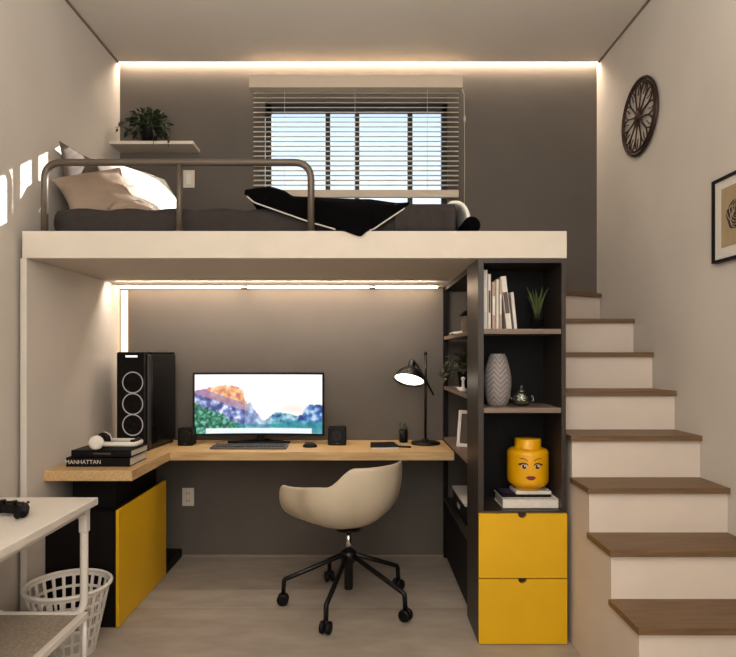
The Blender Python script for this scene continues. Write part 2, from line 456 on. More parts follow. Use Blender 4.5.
def leafcloud(bm, c, n, rx, rz, size, droop=0, ry=None):
    ry = ry or rx
    for k in range(n):
        a = random.uniform(0, 2*PI); e = random.uniform(-.35, 1.25)
        R = random.uniform(.35, 1)
        p = Vector(c)+Vector((math.cos(a)*math.cos(e)*rx*R, math.sin(a)*math.cos(e)*ry*R, math.sin(e)*rz*R))
        d = (p-Vector(c)).normalized()+Vector((0, 0, random.uniform(-.8, .2)))
        leaf(bm, p, d, size*random.uniform(.7, 1.3))
def leaf(bm, p, d, s, wd=.38):
    d = d.normalized(); side = d.cross(Vector((random.uniform(-.4, .4), random.uniform(-.4, .4), 1))).normalized(); nrm = side.cross(d)
    a = bm.verts.new(p-d*s*.5); t_ = bm.verts.new(p+d*s*.5-nrm*s*.15)
    l_ = bm.verts.new(p+side*s*wd+nrm*s*.06); r_ = bm.verts.new(p-side*s*wd+nrm*s*.06); m = bm.verts.new(p)
    for q in ((a, l_, m), (l_, t_, m), (t_, r_, m), (r_, a, m)): bm.faces.new(q)

c = P(149, 141, 3.9); c.z = 2.708; c.y = 3.905
pl = thing('potted_plant', c, 'bushy trailing green plant in a black pot on the floating shelf', 'plant')
b = B(); lathe(b, [(.045, 0), (.06, .10), (.063, .105), (.055, .105), (.052, .09)], c, 24); obj('pot', b, 'black', pl)
b = B(); cc = c+Vector((0, -.01, .10))
leafcloud(b, cc, 330, .165, .145, .034, ry=.085)
for sx, n, dz in ((-.17, 6, -.06), (-.15, 5, -.0), (.14, 6, -.03), (.06, 7, -.14), (.15, 8, -.15)):
    q = [cc, cc+Vector((sx*.6, -.06, .04)), cc+Vector((sx, -.085, dz*.4)), cc+Vector((sx*1.05, -.092, dz))]
    tube(b, roundpath(q, .02, 3), .0018, 5)
    for i in range(n):
        f = .4+.6*i/n; p = q[1].lerp(q[2], min(1, f*1.2)) if f < .8 else q[2].lerp(q[3], (f-.8)/.2)
        leaf(b, p+Vector((random.uniform(-.012, .012), random.uniform(-.004, 0), 0)), Vector((sx, -.1, random.uniform(-1, .3))), .026)
obj('foliage', b, 'leaf', pl)

# ------------------------------------------------------------------ wall plates
def plate(x0, x1, z0, z1, label, cat, holes):
    t = thing('wall_plate', ((x0+x1)/2, YB-.004, z0), label, cat)
    b = B(); box(b, x0, x1, YB-.009, YB, z0, z1); obj('cover', b, 'white', t, .002)
    xm, zm = (x0+x1)/2, (z0+z1)/2
    if holes == 'rocker':
        b = B(); box(b, xm-.016, xm+.016, YB-.012, YB-.008, zm-.033, zm+.033); obj('rocker', b, 'whiteplastic', t, .002)
    else:
        for dz in (-.025, .025):
            for dx in (-.008, .008):
                b = B(); box(b, xm+dx-.002, xm+dx+.002, YB-.0098, YB-.008, zm+dz-.006, zm+dz+.006); obj('slot', b, 'black', t)
plate(-1.183, -1.108, 2.452, 2.57, 'pale switch plate on the back wall behind the guard rail', 'switch', 'rocker')
plate(-1.19, -1.112, .335, .455, 'pale socket plate on the grey wall under the desk', 'socket', 'slot')

# ------------------------------------------------------------------ desk
DZ = .773; DT = .05
dk = thing('desk_worktop', (-.5, 3.6, DZ-DT), 'L-shaped light oak desk worktop fixed under the loft', 'desk')
b = B(); box(b, -1.12, .546, 3.51, 3.999, DZ-DT, DZ); obj('long_top', b, 'wood', dk, .002)
b = B(); box(b, -1.554, -1.1201, 2.935, 3.999, DZ-DT, DZ); obj('return_top', b, 'woody', dk, .002)

# yellow cabinet
cb = thing('desk_cabinet', (-1.37, 3.3, 0), 'black cabinet with a yellow side door under the left end of the desk', 'cabinet')
b = B(); box(b, -1.553, -1.205, 2.95, 3.66, 0, .565); obj('body', b, 'dark', cb, .002)
b = B(); box(b, -1.204, -1.188, 2.945, 3.66, .004, .577); obj('door', b, 'yellow', cb, .0015)
b = B(); box(b, -1.47, -1.25, 3.06, 3.66, .565, DZ-DT); obj('support_block', b, 'dark', cb)
b = B(); box(b, -1.553, -1.19, 3.661, 3.985, 0, .055); obj('plinth', b, 'dark', cb)

# ------------------------------------------------------------------ computer tower (turned a little)
rz = -.086
pc = thing('computer_tower', (-1.328, 3.74, DZ), 'black desktop computer tower with three ringed fans, standing on the desk corner', 'computer', rz=rz)
hw, hd, hh = .096, .215, .585
b = B(); box(b, -hw+.004, hw-.004, -hd+.035, hd, .012, hh-.012); obj('case', b, 'blackgloss', pc, .008, local=True)
b = B(); box(b, -hw, hw-.012, -hd, -hd+.034, .008, hh); obj('front_panel', b, 'black', pc, .01, local=True)
b = B(); box(b, hw-.012, hw+.001, -hd+.012, -hd+.05, .014, hh-.02); obj('trim_strip', b, 'darkpanel', pc, .004, local=True)
b = B(); box(b, hw-.005, hw+.0005, -hd+.06, hd-.015, .03, hh-.035); obj('side_window', b, 'blackgloss', pc, .002, local=True)
b = B(); box(b, -hw+.006, hw-.006, -hd+.06, hd-.01, hh-.012, hh); obj('top_grille', b, 'black', pc, .004, local=True)
for z in (.485, .36, .24):
    z = 1.34-({.485: 382.5, .36: 404, .24: 425}[z]-355)*3.52/600-DZ
    b = B(); tube(b, [(.006+.061*math.cos(a), -hd-.002, z+.061*math.sin(a)) for a in [2*PI*k/36 for k in range(36)]], .0036, 8, closed=True)
    fr = obj('fan_ring', b, 'ringlight', pc, local=True)
    b = B()
    for k in range(9):
        a = 2*PI*k/9
        prism(b, [(.006+r*math.cos(a+da), -hd-.0005, z+r*math.sin(a+da)) for r, da in ((.016, 0), (.055, .25), (.055, .62), (.016, .45))], -.002)
    lathe(b, [(.016, 0), (.016, .004), (.01, .006)], (.006, -hd, z), 16, mtx=Matrix.Rotation(PI/2, 4, 'X'))
    obj('fan', b, 'dark', fr, local=True)
b = B(); box(b, -.038, .034, -hd-.003, -hd+.004, hh-.032, hh-.02); obj('light_bar', b, 'bar', pc, .001, local=True)
for sx in (-.07, .07):
    for sy in (-.18, .18): b = B(); lathe(b, [(.014, 0), (.016, .014)], (sx, sy, 0), 12); obj('foot', b, 'black', pc, local=True)

# ------------------------------------------------------------------ books + headphones on the desk return
def book(x, y, z, w_, d_, h_, rz, cov, label, cat='book', group=None, spine='front', text=None, tcol='paper'):
    t = thing('book', (x, y, z), label, cat, group, rz)
    ct = .0035
    b = B(); box(b, -w_/2, w_/2, -d_/2, d_/2, 0, ct); box(b, -w_/2, w_/2, -d_/2, d_/2, h_-ct, h_); box(b, -w_/2, w_/2, -d_/2, -d_/2+ct, 0, h_)
    cv = obj('cover', b, cov, t, .001, local=True)
    b = B(); box(b, -w_/2+.006, w_/2-.005, -d_/2+ct, d_/2-.006, ct, h_-ct); obj('pages', b, 'pages', t, local=True)
    if text: lettering(text[0], text[1], (text[2], -d_/2-.0008, h_/2), t, tcol, local=True)
    return t
def lettering(s, size, pos, parent, m, local=True, rot=(PI/2, 0, 0)):
    cu = bpy.data.curves.new('lettering', 'FONT'); cu.body = s; cu.size = size; cu.align_x = 'CENTER'; cu.align_y = 'CENTER'; cu.extrude = .0006
    tmp = bpy.data.objects.new('tmp', cu); C.objects.link(tmp)
    dg = bpy.context.evaluated_depsgraph_get()
    me = bpy.data.meshes.new_from_object(tmp.evaluated_get(dg)); bpy.data.objects.remove(tmp)
    me.transform(Matrix.Translation(pos) @ Matrix.Rotation(rot[2], 4, 'Z') @ Matrix.Rotation(rot[0], 4, 'X'))
    me.materials.clear()
    return link('lettering', me, m, parent, local=local)
book(-1.335, 3.165, DZ, .325, .24, .046, 0, 'black', 'thick black book lettered MANHATTAN at the bottom of the desk stack', text=('MANHATTAN', .029, -.075))
tb = book(-1.322, 3.175, DZ+.0465, .31, .23, .034, -.03, 'black', 'black book directly under the white headphones', text=None)
b = B(); box(b, -.04, .05, -.1158, -.1148, .014, .021); obj('spine_label', b, 'greycloth', tb, local=True)
hz = DZ+.0465+.034
hp = thing('headphones', (-1.29, 3.14, hz), 'white headphones with dark cushions lying on the stacked black books', 'headphones', rz=.12)
b = B()
band = [(-.085*math.cos(a)+.0, .0+.0*a, 0) for a in (0,)]
pts = arc((-.005, .03, .022), .085, PI*1.02, PI*2.0, (1, 0, 0), (0, 1, 0), 20)
pts = [Vector((-.085, .03, .025))]+pts[1:]
tube(b, [Vector((-.09+.21*i/20, -.02+.13*((i/20-.55)**2)*0 - .03*math.sin(PI*i/20), .024)) for i in range(21)], [.006]*21, 10)
# headband laid flat: a U of two arms and a bow
U = roundpath([(-.07, -.055, .03), (.115, -.05, .024), (.125, .03, .024), (.115, .085, .024), (-.07, .085, .03)], .035, 6)
vs0 = len(b.verts)
b.free(); b = B(); tube(b, U, .0125, 12)
obj('headband', b, 'whiteplastic', hp, local=True)
b = B(); tube(b, [Vector(p)+Vector((-.012, 0, .012)) for p in U[4:-4]], .012, 12); obj('band_cushion', b, 'black', hp, local=True)
for y, sy in ((-.055, 1), (.085, -1)):
    mt = Matrix.Rotation(PI/2, 4, 'X') if sy > 0 else Matrix.Rotation(-PI/2, 4, 'X')
    b = B(); lathe(b, [(.012, .014), (.03, .012), (.037, .004), (.037, -.006), (.034, -.010)], (-.075, y, .037), 26, mtx=mt); e = obj('ear_cup', b, 'whiteplastic', hp, local=True)
    b = B(); lathe(b, [(.035, -.010), (.038, -.018), (.034, -.03), (.02, -.031)], (-.075, y, .037), 26, mtx=mt); obj('ear_pad', b, 'black', e, local=True)

# ------------------------------------------------------------------ monitor
Ym = 3.87
mo = thing('monitor', (P(259, 0, Ym).x, Ym+.02, DZ), 'wide black monitor showing a mountain landscape, on the desk', 'monitor')
x0, x1 = P(194.5, 0, Ym).x, P(324.5, 0, Ym).x; z1, z0 = P(0, 372.5, Ym).z, P(0, 435, Ym).z
xm = (x0+x1)/2
CURV = .04
def cy(x): return Ym-CURV*((x-xm)/((x1-x0)/2))**2
b = B(); n = 30
for (ya, yb_) in ((0, .028),):
    f = [[b.verts.new((x0+(x1-x0)*i/n, cy(x0+(x1-x0)*i/n)+y, z)) for i in range(n+1)] for y, z in ((0, z0), (0, z1), (.028, z1), (.028, z0))]
    for k in range(4):
        for i in range(n): b.faces.new((f[k][i], f[k][i+1], f[(k+1) % 4][i+1], f[(k+1) % 4][i]))
    b.faces.new([f[k][0] for k in range(4)]); b.faces.new([f[k][n] for k in range(4)])
obj('housing', b, 'black', mo)
def lerp(a, b_, t): return tuple(p+(q-p)*t for p, q in zip(a, b_))
def pic(u, v):
    nz = lambda f, s=0: noise.fractal(Vector((u*2.1*f+s, v*f, s)), 1.0, 2.0, 4)
    def prof(pts):
        for (a, ya), (c_, yc) in zip(pts, pts[1:]):
            if a <= u <= c_: return ya+(yc-ya)*(u-a)/(c_-a)
        return pts[-1][1]
    sky = lerp((252, 250, 250), (248, 232, 232), max(0, .5-v)*2)
    col = sky
    col = lerp(col, (250, 222, 212), .6*math.exp(-((u-.78)/.12)**2-((v-.42)/.08)**2))
    right = prof([(0, 0), (.4, .2), (.55, .22), (.6, .32), (.66, .36), (.72, .33), (.8, .3), (.84, .32), (.88, .47), (.92, .5), (1, .49)])+.02*nz(14)
    if v < right:
        t = nz(9, 3)
        base = (70, 120, 185) if u > .82 else (90, 165, 185)
        col = lerp(base, (40, 60, 130) if t > 0 else (190, 215, 235), min(1, abs(t)*2.2))
        if v < .22: col = lerp(col, (40, 150, 150), .55)
        if .5 < u < .6: col = lerp(col, (215, 235, 240), .5)
    left = prof([(0, .72), (.08, .76), (.18, .8), (.24, .82), (.33, .78), (.37, .72), (.385, .55), (.43, .5), (.47, .36), (.53, .22), (.6, .12), (1, 0)])+.025*nz(16)
    if v < left:
        t = nz(8, 7)
        lower = .66-.75*u
        if v > lower+.02 and u < .42:
            col = lerp((238, 178, 120), (250, 225, 200) if t > 0 else (190, 110, 105), min(1, abs(t)*2))
            if u < .12: col = lerp(col, (200, 130, 150), .6)
            if v < lower+.14: col = lerp(col, (120, 100, 170), .55)
        else:
            col = lerp((110, 125, 185), (225, 230, 245) if t > 0 else (50, 60, 120), min(1, abs(t)*2.4))
        if u > .38: col = lerp(col, (190, 220, 235), .4)
        gl = .52-1.05*u+.05*nz(10, 1)
        if v < gl:
            t = nz(18, 5)
            col = lerp((30, 125, 85), (120, 190, 170) if t > 0 else (15, 60, 75), min(1, abs(t)*2.2))
    if v < .16 and .3 < u: col = lerp(col, (35, 140, 150), .5)
    if v < .095:
        col = lerp(col, (245, 248, 250), .93 if .085 < u < .915 else .15)
    return lin(col)
nx, ny = 150, 72; me = bpy.data.meshes.new('screen'); V = []; F = []; cols = []
bz = .012
for j in range(ny+1):
    for i in range(nx+1):
        u, v = i/nx, j/ny; x = x0+bz+(x1-x0-2*bz)*u
        V.append((x, cy(x)-.0012, z0+bz+(z1-z0-2*bz)*v)); cols.append(pic(u, v))
for j in range(ny):
    for i in range(nx): a = j*(nx+1)+i; F.append((a, a+1, a+nx+2, a+nx+1))
me.from_pydata(V, [], F); setcol(me, cols); link('screen', me, 'screen', mo)
b = B(); box(b, xm-.022, xm+.022, Ym+.025, Ym+.055, DZ+.012, z0+.18); obj('neck', b, 'black', mo, .004)
b = B(); bp = [(-.2, -.06), (-.12, -.085), (0, -.1), (.12, -.085), (.2, -.06), (.2, -.045), (.06, .03), (.05, .06), (-.05, .06), (-.06, .03), (-.2, -.045)]
prism(b, [(xm+p[0], Ym+.03+p[1], DZ) for p in bp], .014, Vector((0, 0, 1))); obj('stand_base', b, 'black', mo, .003)

# keyboard, mouse, speakers
kx0, kx1 = P(212, 0, 3.66).x, P(287, 0, 3.66).x
kb = thing('keyboard', ((kx0+kx1)/2, 3.665, DZ), 'slim grey keyboard on the desk in front of the monitor', 'keyboard')
b = B(); box(b, kx0, kx1, 3.60, 3.735, DZ, DZ+.014); obj('body', b, 'keyb', kb, .003)
b = B()
for r in range(5):
    for k in range(17):
        w_ = (kx1-kx0-.02)/17; xx = kx0+.01+k*w_; yy = 3.61+r*.0235
        box(b, xx+.002, xx+w_-.002, yy, yy+.019, DZ+.014, DZ+.019)
obj('keys', b, 'darkpanel', kb)
mx = P(310, 0, 3.7).x
b = B()
for i in range(2): pass
vs = bmesh.ops.create_uvsphere(b, u_segments=24, v_segments=14, radius=1)['verts']
for v in vs:
    v.co = Vector((mx+v.co.x*.045, 3.70+v.co.y*.03, DZ+max(0, v.co.z)*.03))
ms = thing('computer_mouse', (mx, 3.70, DZ), 'dark computer mouse on the desk right of the keyboard', 'mouse')
obj('shell', b, 'black', ms, smooth=True)
b = B(); lathe(b, [(.006, -.003), (.008, 0), (.006, .003)], (mx-.024, 3.70, DZ+.026), 14, mtx=Matrix.Rotation(PI/2, 4, 'X')); obj('wheel', b, 'keyb', ms)
def speaker(pxa, pxb, pyt, Y, label):
    xa, xb = P(pxa, 0, Y).x, P(pxb, 0, Y).x; zt_ = P(0, pyt, Y).z; d = (xb-xa)
    xm_ = (xa+xb)/2; zm_ = (DZ+zt_)/2
    t = thing('speaker', (xm_, Y+d/2, DZ), label, 'speaker', 'desktop speakers')
    b = B(); box(b, xa, xb, Y, Y+d, DZ, zt_); obj('enclosure', b, 'black', t, .006)
    b = B(); lathe(b, [(.036, 0), (.036, .002), (.03, .003), (.012, -.004), (.009, 0), (.001, .002)], (xm_, Y-.001, zm_+.006), 26, mtx=Matrix.Rotation(PI/2, 4, 'X')); obj('cone', b, 'blackm', t)
    b = B(); box(b, xm_-.008, xm_+.008, Y-.002, Y+.001, DZ+.010, DZ+.015); obj('badge', b, 'keyb', t)
speaker(177.5, 192.5, 428.5, 3.74, 'black cube speaker on the desk left of the monitor')
speaker(328, 346, 428, 3.76, 'black cube speaker on the desk right of the mouse')

# notebook, pen, cup, lamp
nb = thing('notebook', (.13, 3.70, DZ), 'black notebook with pale page edges lying on the desk', 'notebook')
b = B(); prism(b, [P(371, 0, 3.78).xy.to_3d()+Vector((0, 0, DZ)), P(394, 0, 3.80).xy.to_3d()+Vector((0, 0, DZ)), P(399, 0, 3.62).xy.to_3d()+Vector((0, 0, DZ)), P(371, 0, 3.60).xy.to_3d()+Vector((0, 0, DZ))], .012, Vector((0, 0, 1))); obj('pages', b, 'paper', nb)
b = B(); prism(b, [P(370.5, 0, 3.785).xy.to_3d()+Vector((0, 0, DZ+.012)), P(394, 0, 3.805).xy.to_3d()+Vector((0, 0, DZ+.012)), P(399.4, 0, 3.615).xy.to_3d()+Vector((0, 0, DZ+.012)), P(370.5, 0, 3.595).xy.to_3d()+Vector((0, 0, DZ+.012))], .006, Vector((0, 0, 1))); obj('cover', b, 'black', nb, .001)
b = B(); tube(b, [P(398, 0, 3.68).xy.to_3d()+Vector((0, 0, DZ+.006)), P(411, 0, 3.66).xy.to_3d()+Vector((0, 0, DZ+.006))], .006, 10)
tag(obj('pen', b, 'blackm'), 'short black pen on the desk beside the lamp base', 'pen')
cx, cyy = P(403.5, 0, 3.9).x, 3.9
cu = thing('pencil_cup', (cx, cyy, DZ), 'slim black cup holding thin sprigs beside the desk lamp', 'cup')
b = B(); lathe(b, [(.024, 0), (.028, .002), (.028, .083), (.025, .083), (.024, .01)], (cx, cyy, DZ), 24); obj('cup', b, 'black', cu)
for i in range(5):
    a = i*1.3; b = B(); e = Vector((cx+.026*math.cos(a), cyy+.02*math.sin(a), DZ+.105+.012*(i % 3)))
    tube(b, [(cx+.008*math.cos(a), cyy+.008*math.sin(a), DZ+.02), e], .002, 6)
    for k in range(4): leaf(b, e+Vector((random.uniform(-.008, .008), 0, -.006*k)), Vector((math.cos(a), 0, 1)), .014)
    obj('sprig', b, 'leafd', cu)

Yl = 3.83; lx = P(425.5, 0, Yl).x
lp = thing('desk_lamp', (lx, Yl, DZ), 'black desk lamp with a lit dome shade at the right end of the desk', 'lamp')
b = B(); lathe(b, [(.094, 0), (.094, .008), (.088, .014), (.03, .02), (.016, .03), (.012, .035)], (lx, Yl, DZ), 36); obj('base', b, 'blackm', lp)
ztop = P(0, 353.5, Yl).z
b = B(); tube(b, [(lx, Yl, DZ+.03), (lx, Yl, ztop)], .0085, 12); obj('pole', b, 'blackm', lp)
b = B(); lathe(b, [(.011, 0), (.013, .006), (.008, .016)], (lx, Yl, ztop-.004), 14); obj('finial', b, 'blackm', lp)
pe = P(433.5, 395, Yl-.03); ps = P(414, 359, Yl-.05)
b = B(); tube(b, [pe, ps], .0065, 10); obj('arm', b, 'blackm', lp)
b = B(); lathe(b, [(.013, -.014), (.015, 0), (.013, .014)], P(425.5, 380, Yl-.02), 14, mtx=Matrix.Rotation(PI/2, 4, 'X')); obj('knob', b, 'blackm', lp)
ax = Vector((-.20, -.42, -.88)).normalized()
q = Vector((0, 0, -1)).rotation_difference(ax).to_matrix().to_4x4()
oc = P(409, 380.5, Yl-.09)           # centre of the opening
b = B(); sp = [(.1, 0), (.098, .006), (.09, .03), (.072, .058), (.045, .078), (.026, .086), (.024, .10), (.026, .125), (.018, .145), (.004, .148)]
lathe(b, sp+[(.004, .146)], oc, 36, mtx=q, cap=False)
sh = obj('lamp_shade', b, 'blackm', lp); sm = sh.modifiers.new('th', 'SOLIDIFY'); sm.thickness = .003; sm.offset = -1
b = B(); lathe(b, [(.0905, .012), (.0905, .014)], oc, 36, mtx=q); obj('light_disc', b, 'bulb', lp)

# ------------------------------------------------------------------ shelf tower
tx0, tx1, tb_ = .545, .953, 3.08
tw = thing('shelf_tower', (.75, 2.93, 0), 'tall dark shelf tower with yellow drawers between desk and stairs', 'shelf unit')
b = B()
box(b, tx0, tx0+.026, LF, tb_, 0, LZ0-.001); box(b, tx1-.02, tx1, LF, tb_, 0, LZ0-.001)
box(b, tx0+.026, tx1-.02, LF, tb_, LZ0-.022, LZ0-.001); box(b, tx0+.026, tx1-.02, LF, tb_, 0, .012)
box(b, tx0+.026, tx1-.02, LF, tb_, .614-.018, .614)
obj('carcass', b, 'darkpanel', tw, .001)
b = B(); box(b, tx0+.026, tx1-.02, tb_-.012, tb_-.001, .614, LZ0-.022); obj('back_panel', b, 'dark', tw)
S1, S2, S3 = 1.462, 1.094, .614
for z in (S1, S2):
    b = B(); box(b, tx0+.027, tx1-.021, LF+.004, tb_-.013, z-.024, z); obj('shelf', b, 'shelfedge', tw, .001)
def drawer(z0_, z1_):
    xm_ = P(521.5, 0, LF).x; r = .020
    b = B(); yf, yk = LF-.018, LF-.0005
    ar = [(xm_-r*math.cos(a), z1_-r*1.05*math.sin(a)) for a in [PI*k/16 for k in range(17)]]
    top = [(tx0, z1_)]+ar+[(tx1, z1_)]
    def V4(y): return [b.verts.new((x, y, z)) for x, z in top], [b.verts.new((x, y, z0_)) for x, z in top]
    (ft, fb), (kt, kb_) = V4(yf), V4(yk)
    for q in range(len(top)-1):
        b.faces.new((fb[q], fb[q+1], ft[q+1], ft[q])); b.faces.new((kb_[q+1], kb_[q], kt[q], kt[q+1]))
        b.faces.new((ft[q], ft[q+1], kt[q+1], kt[q])); b.faces.new((fb[q+1], fb[q], kb_[q], kb_[q+1]))
    b.faces.new((fb[0], ft[0], kt[0], kb_[0])); b.faces.new((ft[-1], fb[-1], kb_[-1], kt[-1]))
    d = obj('drawer', b, 'yellow', tw)
    b = B(); lathe(b, [(.022, 0), (.022, .001)], (xm_, LF-.0025, z1_-.003), 20, mtx=Matrix.Rotation(PI/2, 4, 'X'))
    bmesh.ops.bisect_plane(b, geom=b.verts[:]+b.edges[:]+b.faces[:], plane_co=(0, 0, z1_), plane_no=(0, 0, 1), clear_outer=True)
    obj('finger_notch', b, 'darkbrown', d)
drawer(.004, .3045); drawer(.3095, .606)

# open side shelving behind the tower, facing the desk
os_ = thing('open_shelving', (.75, 3.5, 0), 'dark open shelving between the tower and the back wall, right of the desk', 'shelf unit')
b = B(); box(b, .547, .575, 3.965, 3.998, .0, LZ0-.001); obj('post', b, 'dark', os_)
b = B(); box(b, .935, .953, 3.081, 3.998, 0, LZ0-.001); obj('back_panel', b, 'darkpanel', os_)
b = B(); box(b, .549, .934, 3.0805, 3.964, LZ0-.03, LZ0-.001); obj('top_rail', b, 'dark', os_)
for z in (1.462, 1.135, .80, .40):
    b = B(); box(b, .548, .934, 3.0805, 3.964, z-.022, z); obj('shelf', b, 'shelfedge' if z > .5 else 'darkpanel', os_, .001)
b = B(); box(b, .56, .575, 3.0805, 3.964, .02, .378); obj('base_panel', b, 'dark', os_)

# tower books
bkY = LF+.035
def upright(pxl, pxr, pyt, m, label, tilt=0, pxb=None):
    Yf = 2.86
    xa, xb = P(pxl, 0, Yf).x, P(pxr, 0, Yf).x; h = P(0, pyt, Yf).z-S1
    w_ = max(.012, xb-xa); d_ = .15
    t = thing('book', (xa+(w_/2), Yf+d_/2, S1+.0005), label, 'book', 'pale books on the top tower shelf')
    t.rotation_euler = (0, tilt, 0)
    b = B(); box(b, -w_/2, -w_/2+.002, -d_/2, d_/2, 0, h); box(b, w_/2-.002, w_/2, -d_/2, d_/2, 0, h); box(b, -w_/2, w_/2, -d_/2, -d_/2+.002, 0, h)
    obj('cover', b, m, t, .001, local=True)
    b = B(); box(b, -w_/2+.002, w_/2-.002, -d_/2+.002, d_/2-.004, .003, h-.003); obj('pages', b, 'pages', t, local=True)
    b = B(); box(b, -w_/2+.003, w_/2-.003, -d_/2-.0006, -d_/2+.0005, h*.3, h*.7); obj('spine_label', b, 'greycloth' if m == 'paper' else 'paper', t, local=True)
    return t
M['bk1'] = mat('pale grey cloth', (196, 190, 184), .8); M['bk2'] = mat('warm white cloth', (204, 194, 180), .8); M['bk3'] = mat('dusty rose cloth', (168, 146, 134), .8)
upright(483.5, 487.6, 270, 'bk1', 'tallest pale grey book, first from the left on the top tower shelf')
upright(488, 491, 274, 'paper', 'slim white book, second from the left on the top tower shelf')
upright(492, 495.8, 282, 'bk3', 'dusty rose book, third from the left on the top tower shelf')
upright(496.2, 498.8, 279.5, 'bk2', 'thin cream book, fourth from the left on the top tower shelf')
upright(499.2, 502, 279.5, 'bk3', 'thin rosy book just left of the leaning books on the tower shelf')
t = upright(505, 510.5, 276, 'paper', 'tall white book leaning left against the upright tower books', tilt=-.115); t.location.x += .008
t = upright(512.8, 516, 292, 'bk1', 'short grey book leaning, last of the row on the tower shelf', tilt=-.10); t.location.x += .0065

c = Vector((P(537, 0, 2.94).x, 2.94, S1))
pt = thing('potted_plant', c, 'spiky green plant in a small dark pot on the top tower shelf', 'plant')
b = B(); lathe(b, [(.026, 0), (.034, .055), (.036, .058), (.03, .058), (.028, .05)], c, 20); obj('pot', b, 'black', pt)
b = B()
for k in range(16):
    a = k*2.4; L = random.uniform(.10, .165); s = random.uniform(.02, .05)
    p0 = c+Vector((.008*math.cos(a), .008*math.sin(a), .05)); 
    pts = [p0+Vector((math.cos(a)*s*f*f, math.sin(a)*s*f*f, L*f)) for f in (0, .35, .7, 1)]
    tube(b, pts, [.004, .006, .0045, .0008], 5)
obj('blades', b, 'leafb', pt)

# vase with chevron relief
c = Vector((P(497.8, 0, 2.92).x, 2.925, S2))
prof = [(.040, 0), (.046, .006), (.058, .05), (.0645, .10), (.064, .135), (.058, .175), (.047, .215), (.039, .24), (.036, .252), (.031, .252), (.030, .235)]
def pr(z):
    for (r0, za), (r1, zb_) in zip(prof[:9], prof[1:9]):
        if za <= z <= zb_: return r0+(r1-r0)*(z-za)/(zb_-za)
    return prof[8][0]
me = bpy.data.meshes.new('vase'); seg, nz_ = 96, 80; V = []; F = []; cols = []
for j in range(nz_+1):
    z = .252*j/nz_
    for i in range(seg):
        a = 2*PI*i/seg; tri = abs(((i/seg*6) % 1)-.5)*2
        ph = ((z-.034*tri)/.024) % 1
        g = .5+.5*math.cos(2*PI*ph); r = pr(z)+.0022*g*(1 if .01 < z < .24 else 0)
        V.append((c.x+r*math.cos(a), c.y+r*math.sin(a), c.z+z)); cols.append(lin(lerp((112, 105, 103), (150, 142, 139), g)))
for j in range(nz_):
    for i in range(seg): F.append((j*seg+i, j*seg+(i+1) % seg, (j+1)*seg+(i+1) % seg, (j+1)*seg+i))
F.append(tuple(reversed(range(seg))))
k0 = len(V)
for r, z in ((.030, .252), (.027, .20)):
    for i in range(seg): a = 2*PI*i/seg; V.append((c.x+r*math.cos(a), c.y+r*math.sin(a), c.z+z)); cols.append(lin((60, 54, 52)))
for base, nxt in ((nz_*seg, k0), (k0, k0+seg)):
    for i in range(seg): F.append((base+i, base+(i+1) % seg, nxt+(i+1) % seg, nxt+i))
F.append(tuple(range(k0+seg, k0+2*seg)))
me.from_pydata(V, [], F); setcol(me, cols)
for p in me.polygons: p.use_smooth = True
tag(link('vase', me, 'vase'), 'grey bulbous vase with chevron relief on the middle tower shelf', 'vase')

# glass jar with succulent
c = Vector((P(521.5, 0, 2.90).x, 2.90, S2))
jr = thing('glass_terrarium', c, 'small glass pot with a lid and pale plant beside the grey vase', 'terrarium')
b = B(); lathe(b, [(.022, .001), (.036, .008), (.043, .03), (.04, .052), (.028, .066), (.024, .07)], c, 28, cap=False); obj('glass', b, 'jarglass', jr)
b = B(); lathe(b, [(.028, .066), (.024, .076), (.008, .082), (.006, .092), (.010, .098), (.004, .102)], c, 24); obj('lid', b, 'jarglass', jr)
b = B(); lathe(b, [(.02, .003), (.034, .009), (.038, .022), (.01, .027)], c, 22); obj('soil', b, 'leafd', jr)
b = B(); leafcloud(b, c+Vector((0, 0, .03)), 26, .026, .03, .02); obj('succulent', b, 'paper', jr)
b = B(); tube(b, [(c.x+.040, c.y, c.z+.05), (c.x+.056, c.y, c.z+.046), (c.x+.058, c.y, c.z+.025), (c.x+.042, c.y, c.z+.018)], .004, 8); obj('handle', b, 'jarglass', jr); b = B(); tube(b, [(c.x-.041, c.y, c.z+.03), (c.x-.056, c.y, c.z+.045), (c.x-.06, c.y, c.z+.056)], .005, 8); obj('spout', b, 'jarglass', jr)

# white book + small book + head in the lower compartment
bx = P(529, 0, 2.87).x
book(bx+.004, 2.93, S3+.0005, .275, .19, .046, 0, 'paper', 'large white book lying flat on the tower shelf above the drawers')
b = B(); box(b, -.125, .12, -.075, .085, 0, .001)
box_top = S3+.0005+.046
bp2 = thing('book', (bx-.012, 2.945, box_top+.0003), 'thin black book lying on the large white book in the tower', 'book')
b.free()
b = B(); box(b, -.118, .118, -.08, .08, 0, .010); obj('cover', b, 'black', bp2, .001, local=True)
b = B(); box(b, -.105, -.03, -.04, .06, .0100, .0106); obj('cover_patch', b, 'purple', bp2, local=True)
hx = P(528, 0, 2.94).x; hb = box_top+.0108
b = B(); box(b, hx-.075, hx+.095, 2.875, 3.01, hb, hb+.016)
tag(obj('box', b, 'paper', bevel=.002), 'small flat white box directly under the yellow head in the tower', 'box')
hb += .0162
hd_ = thing('head_container', (hx, 2.945, hb), 'yellow cylindrical toy head container with a painted face and top stud', 'container')
R = .0995
lev = [(.062, 0), (.064, .003), (.068, .016)]
lev += [(R-.03+.03*math.sin(a), .016+.032-.032*math.cos(a)) for a in [PI/2*k/8 for k in range(1, 9)]]
lev += [(R-.026+.026*math.cos(a), .172+.026*math.sin(a)) for a in [PI/2*k/8 for k in range(0, 9)]]
lev += [(.066, .199), (.063, .202), (.063, .240), (.060, .2445), (.002, .245)]
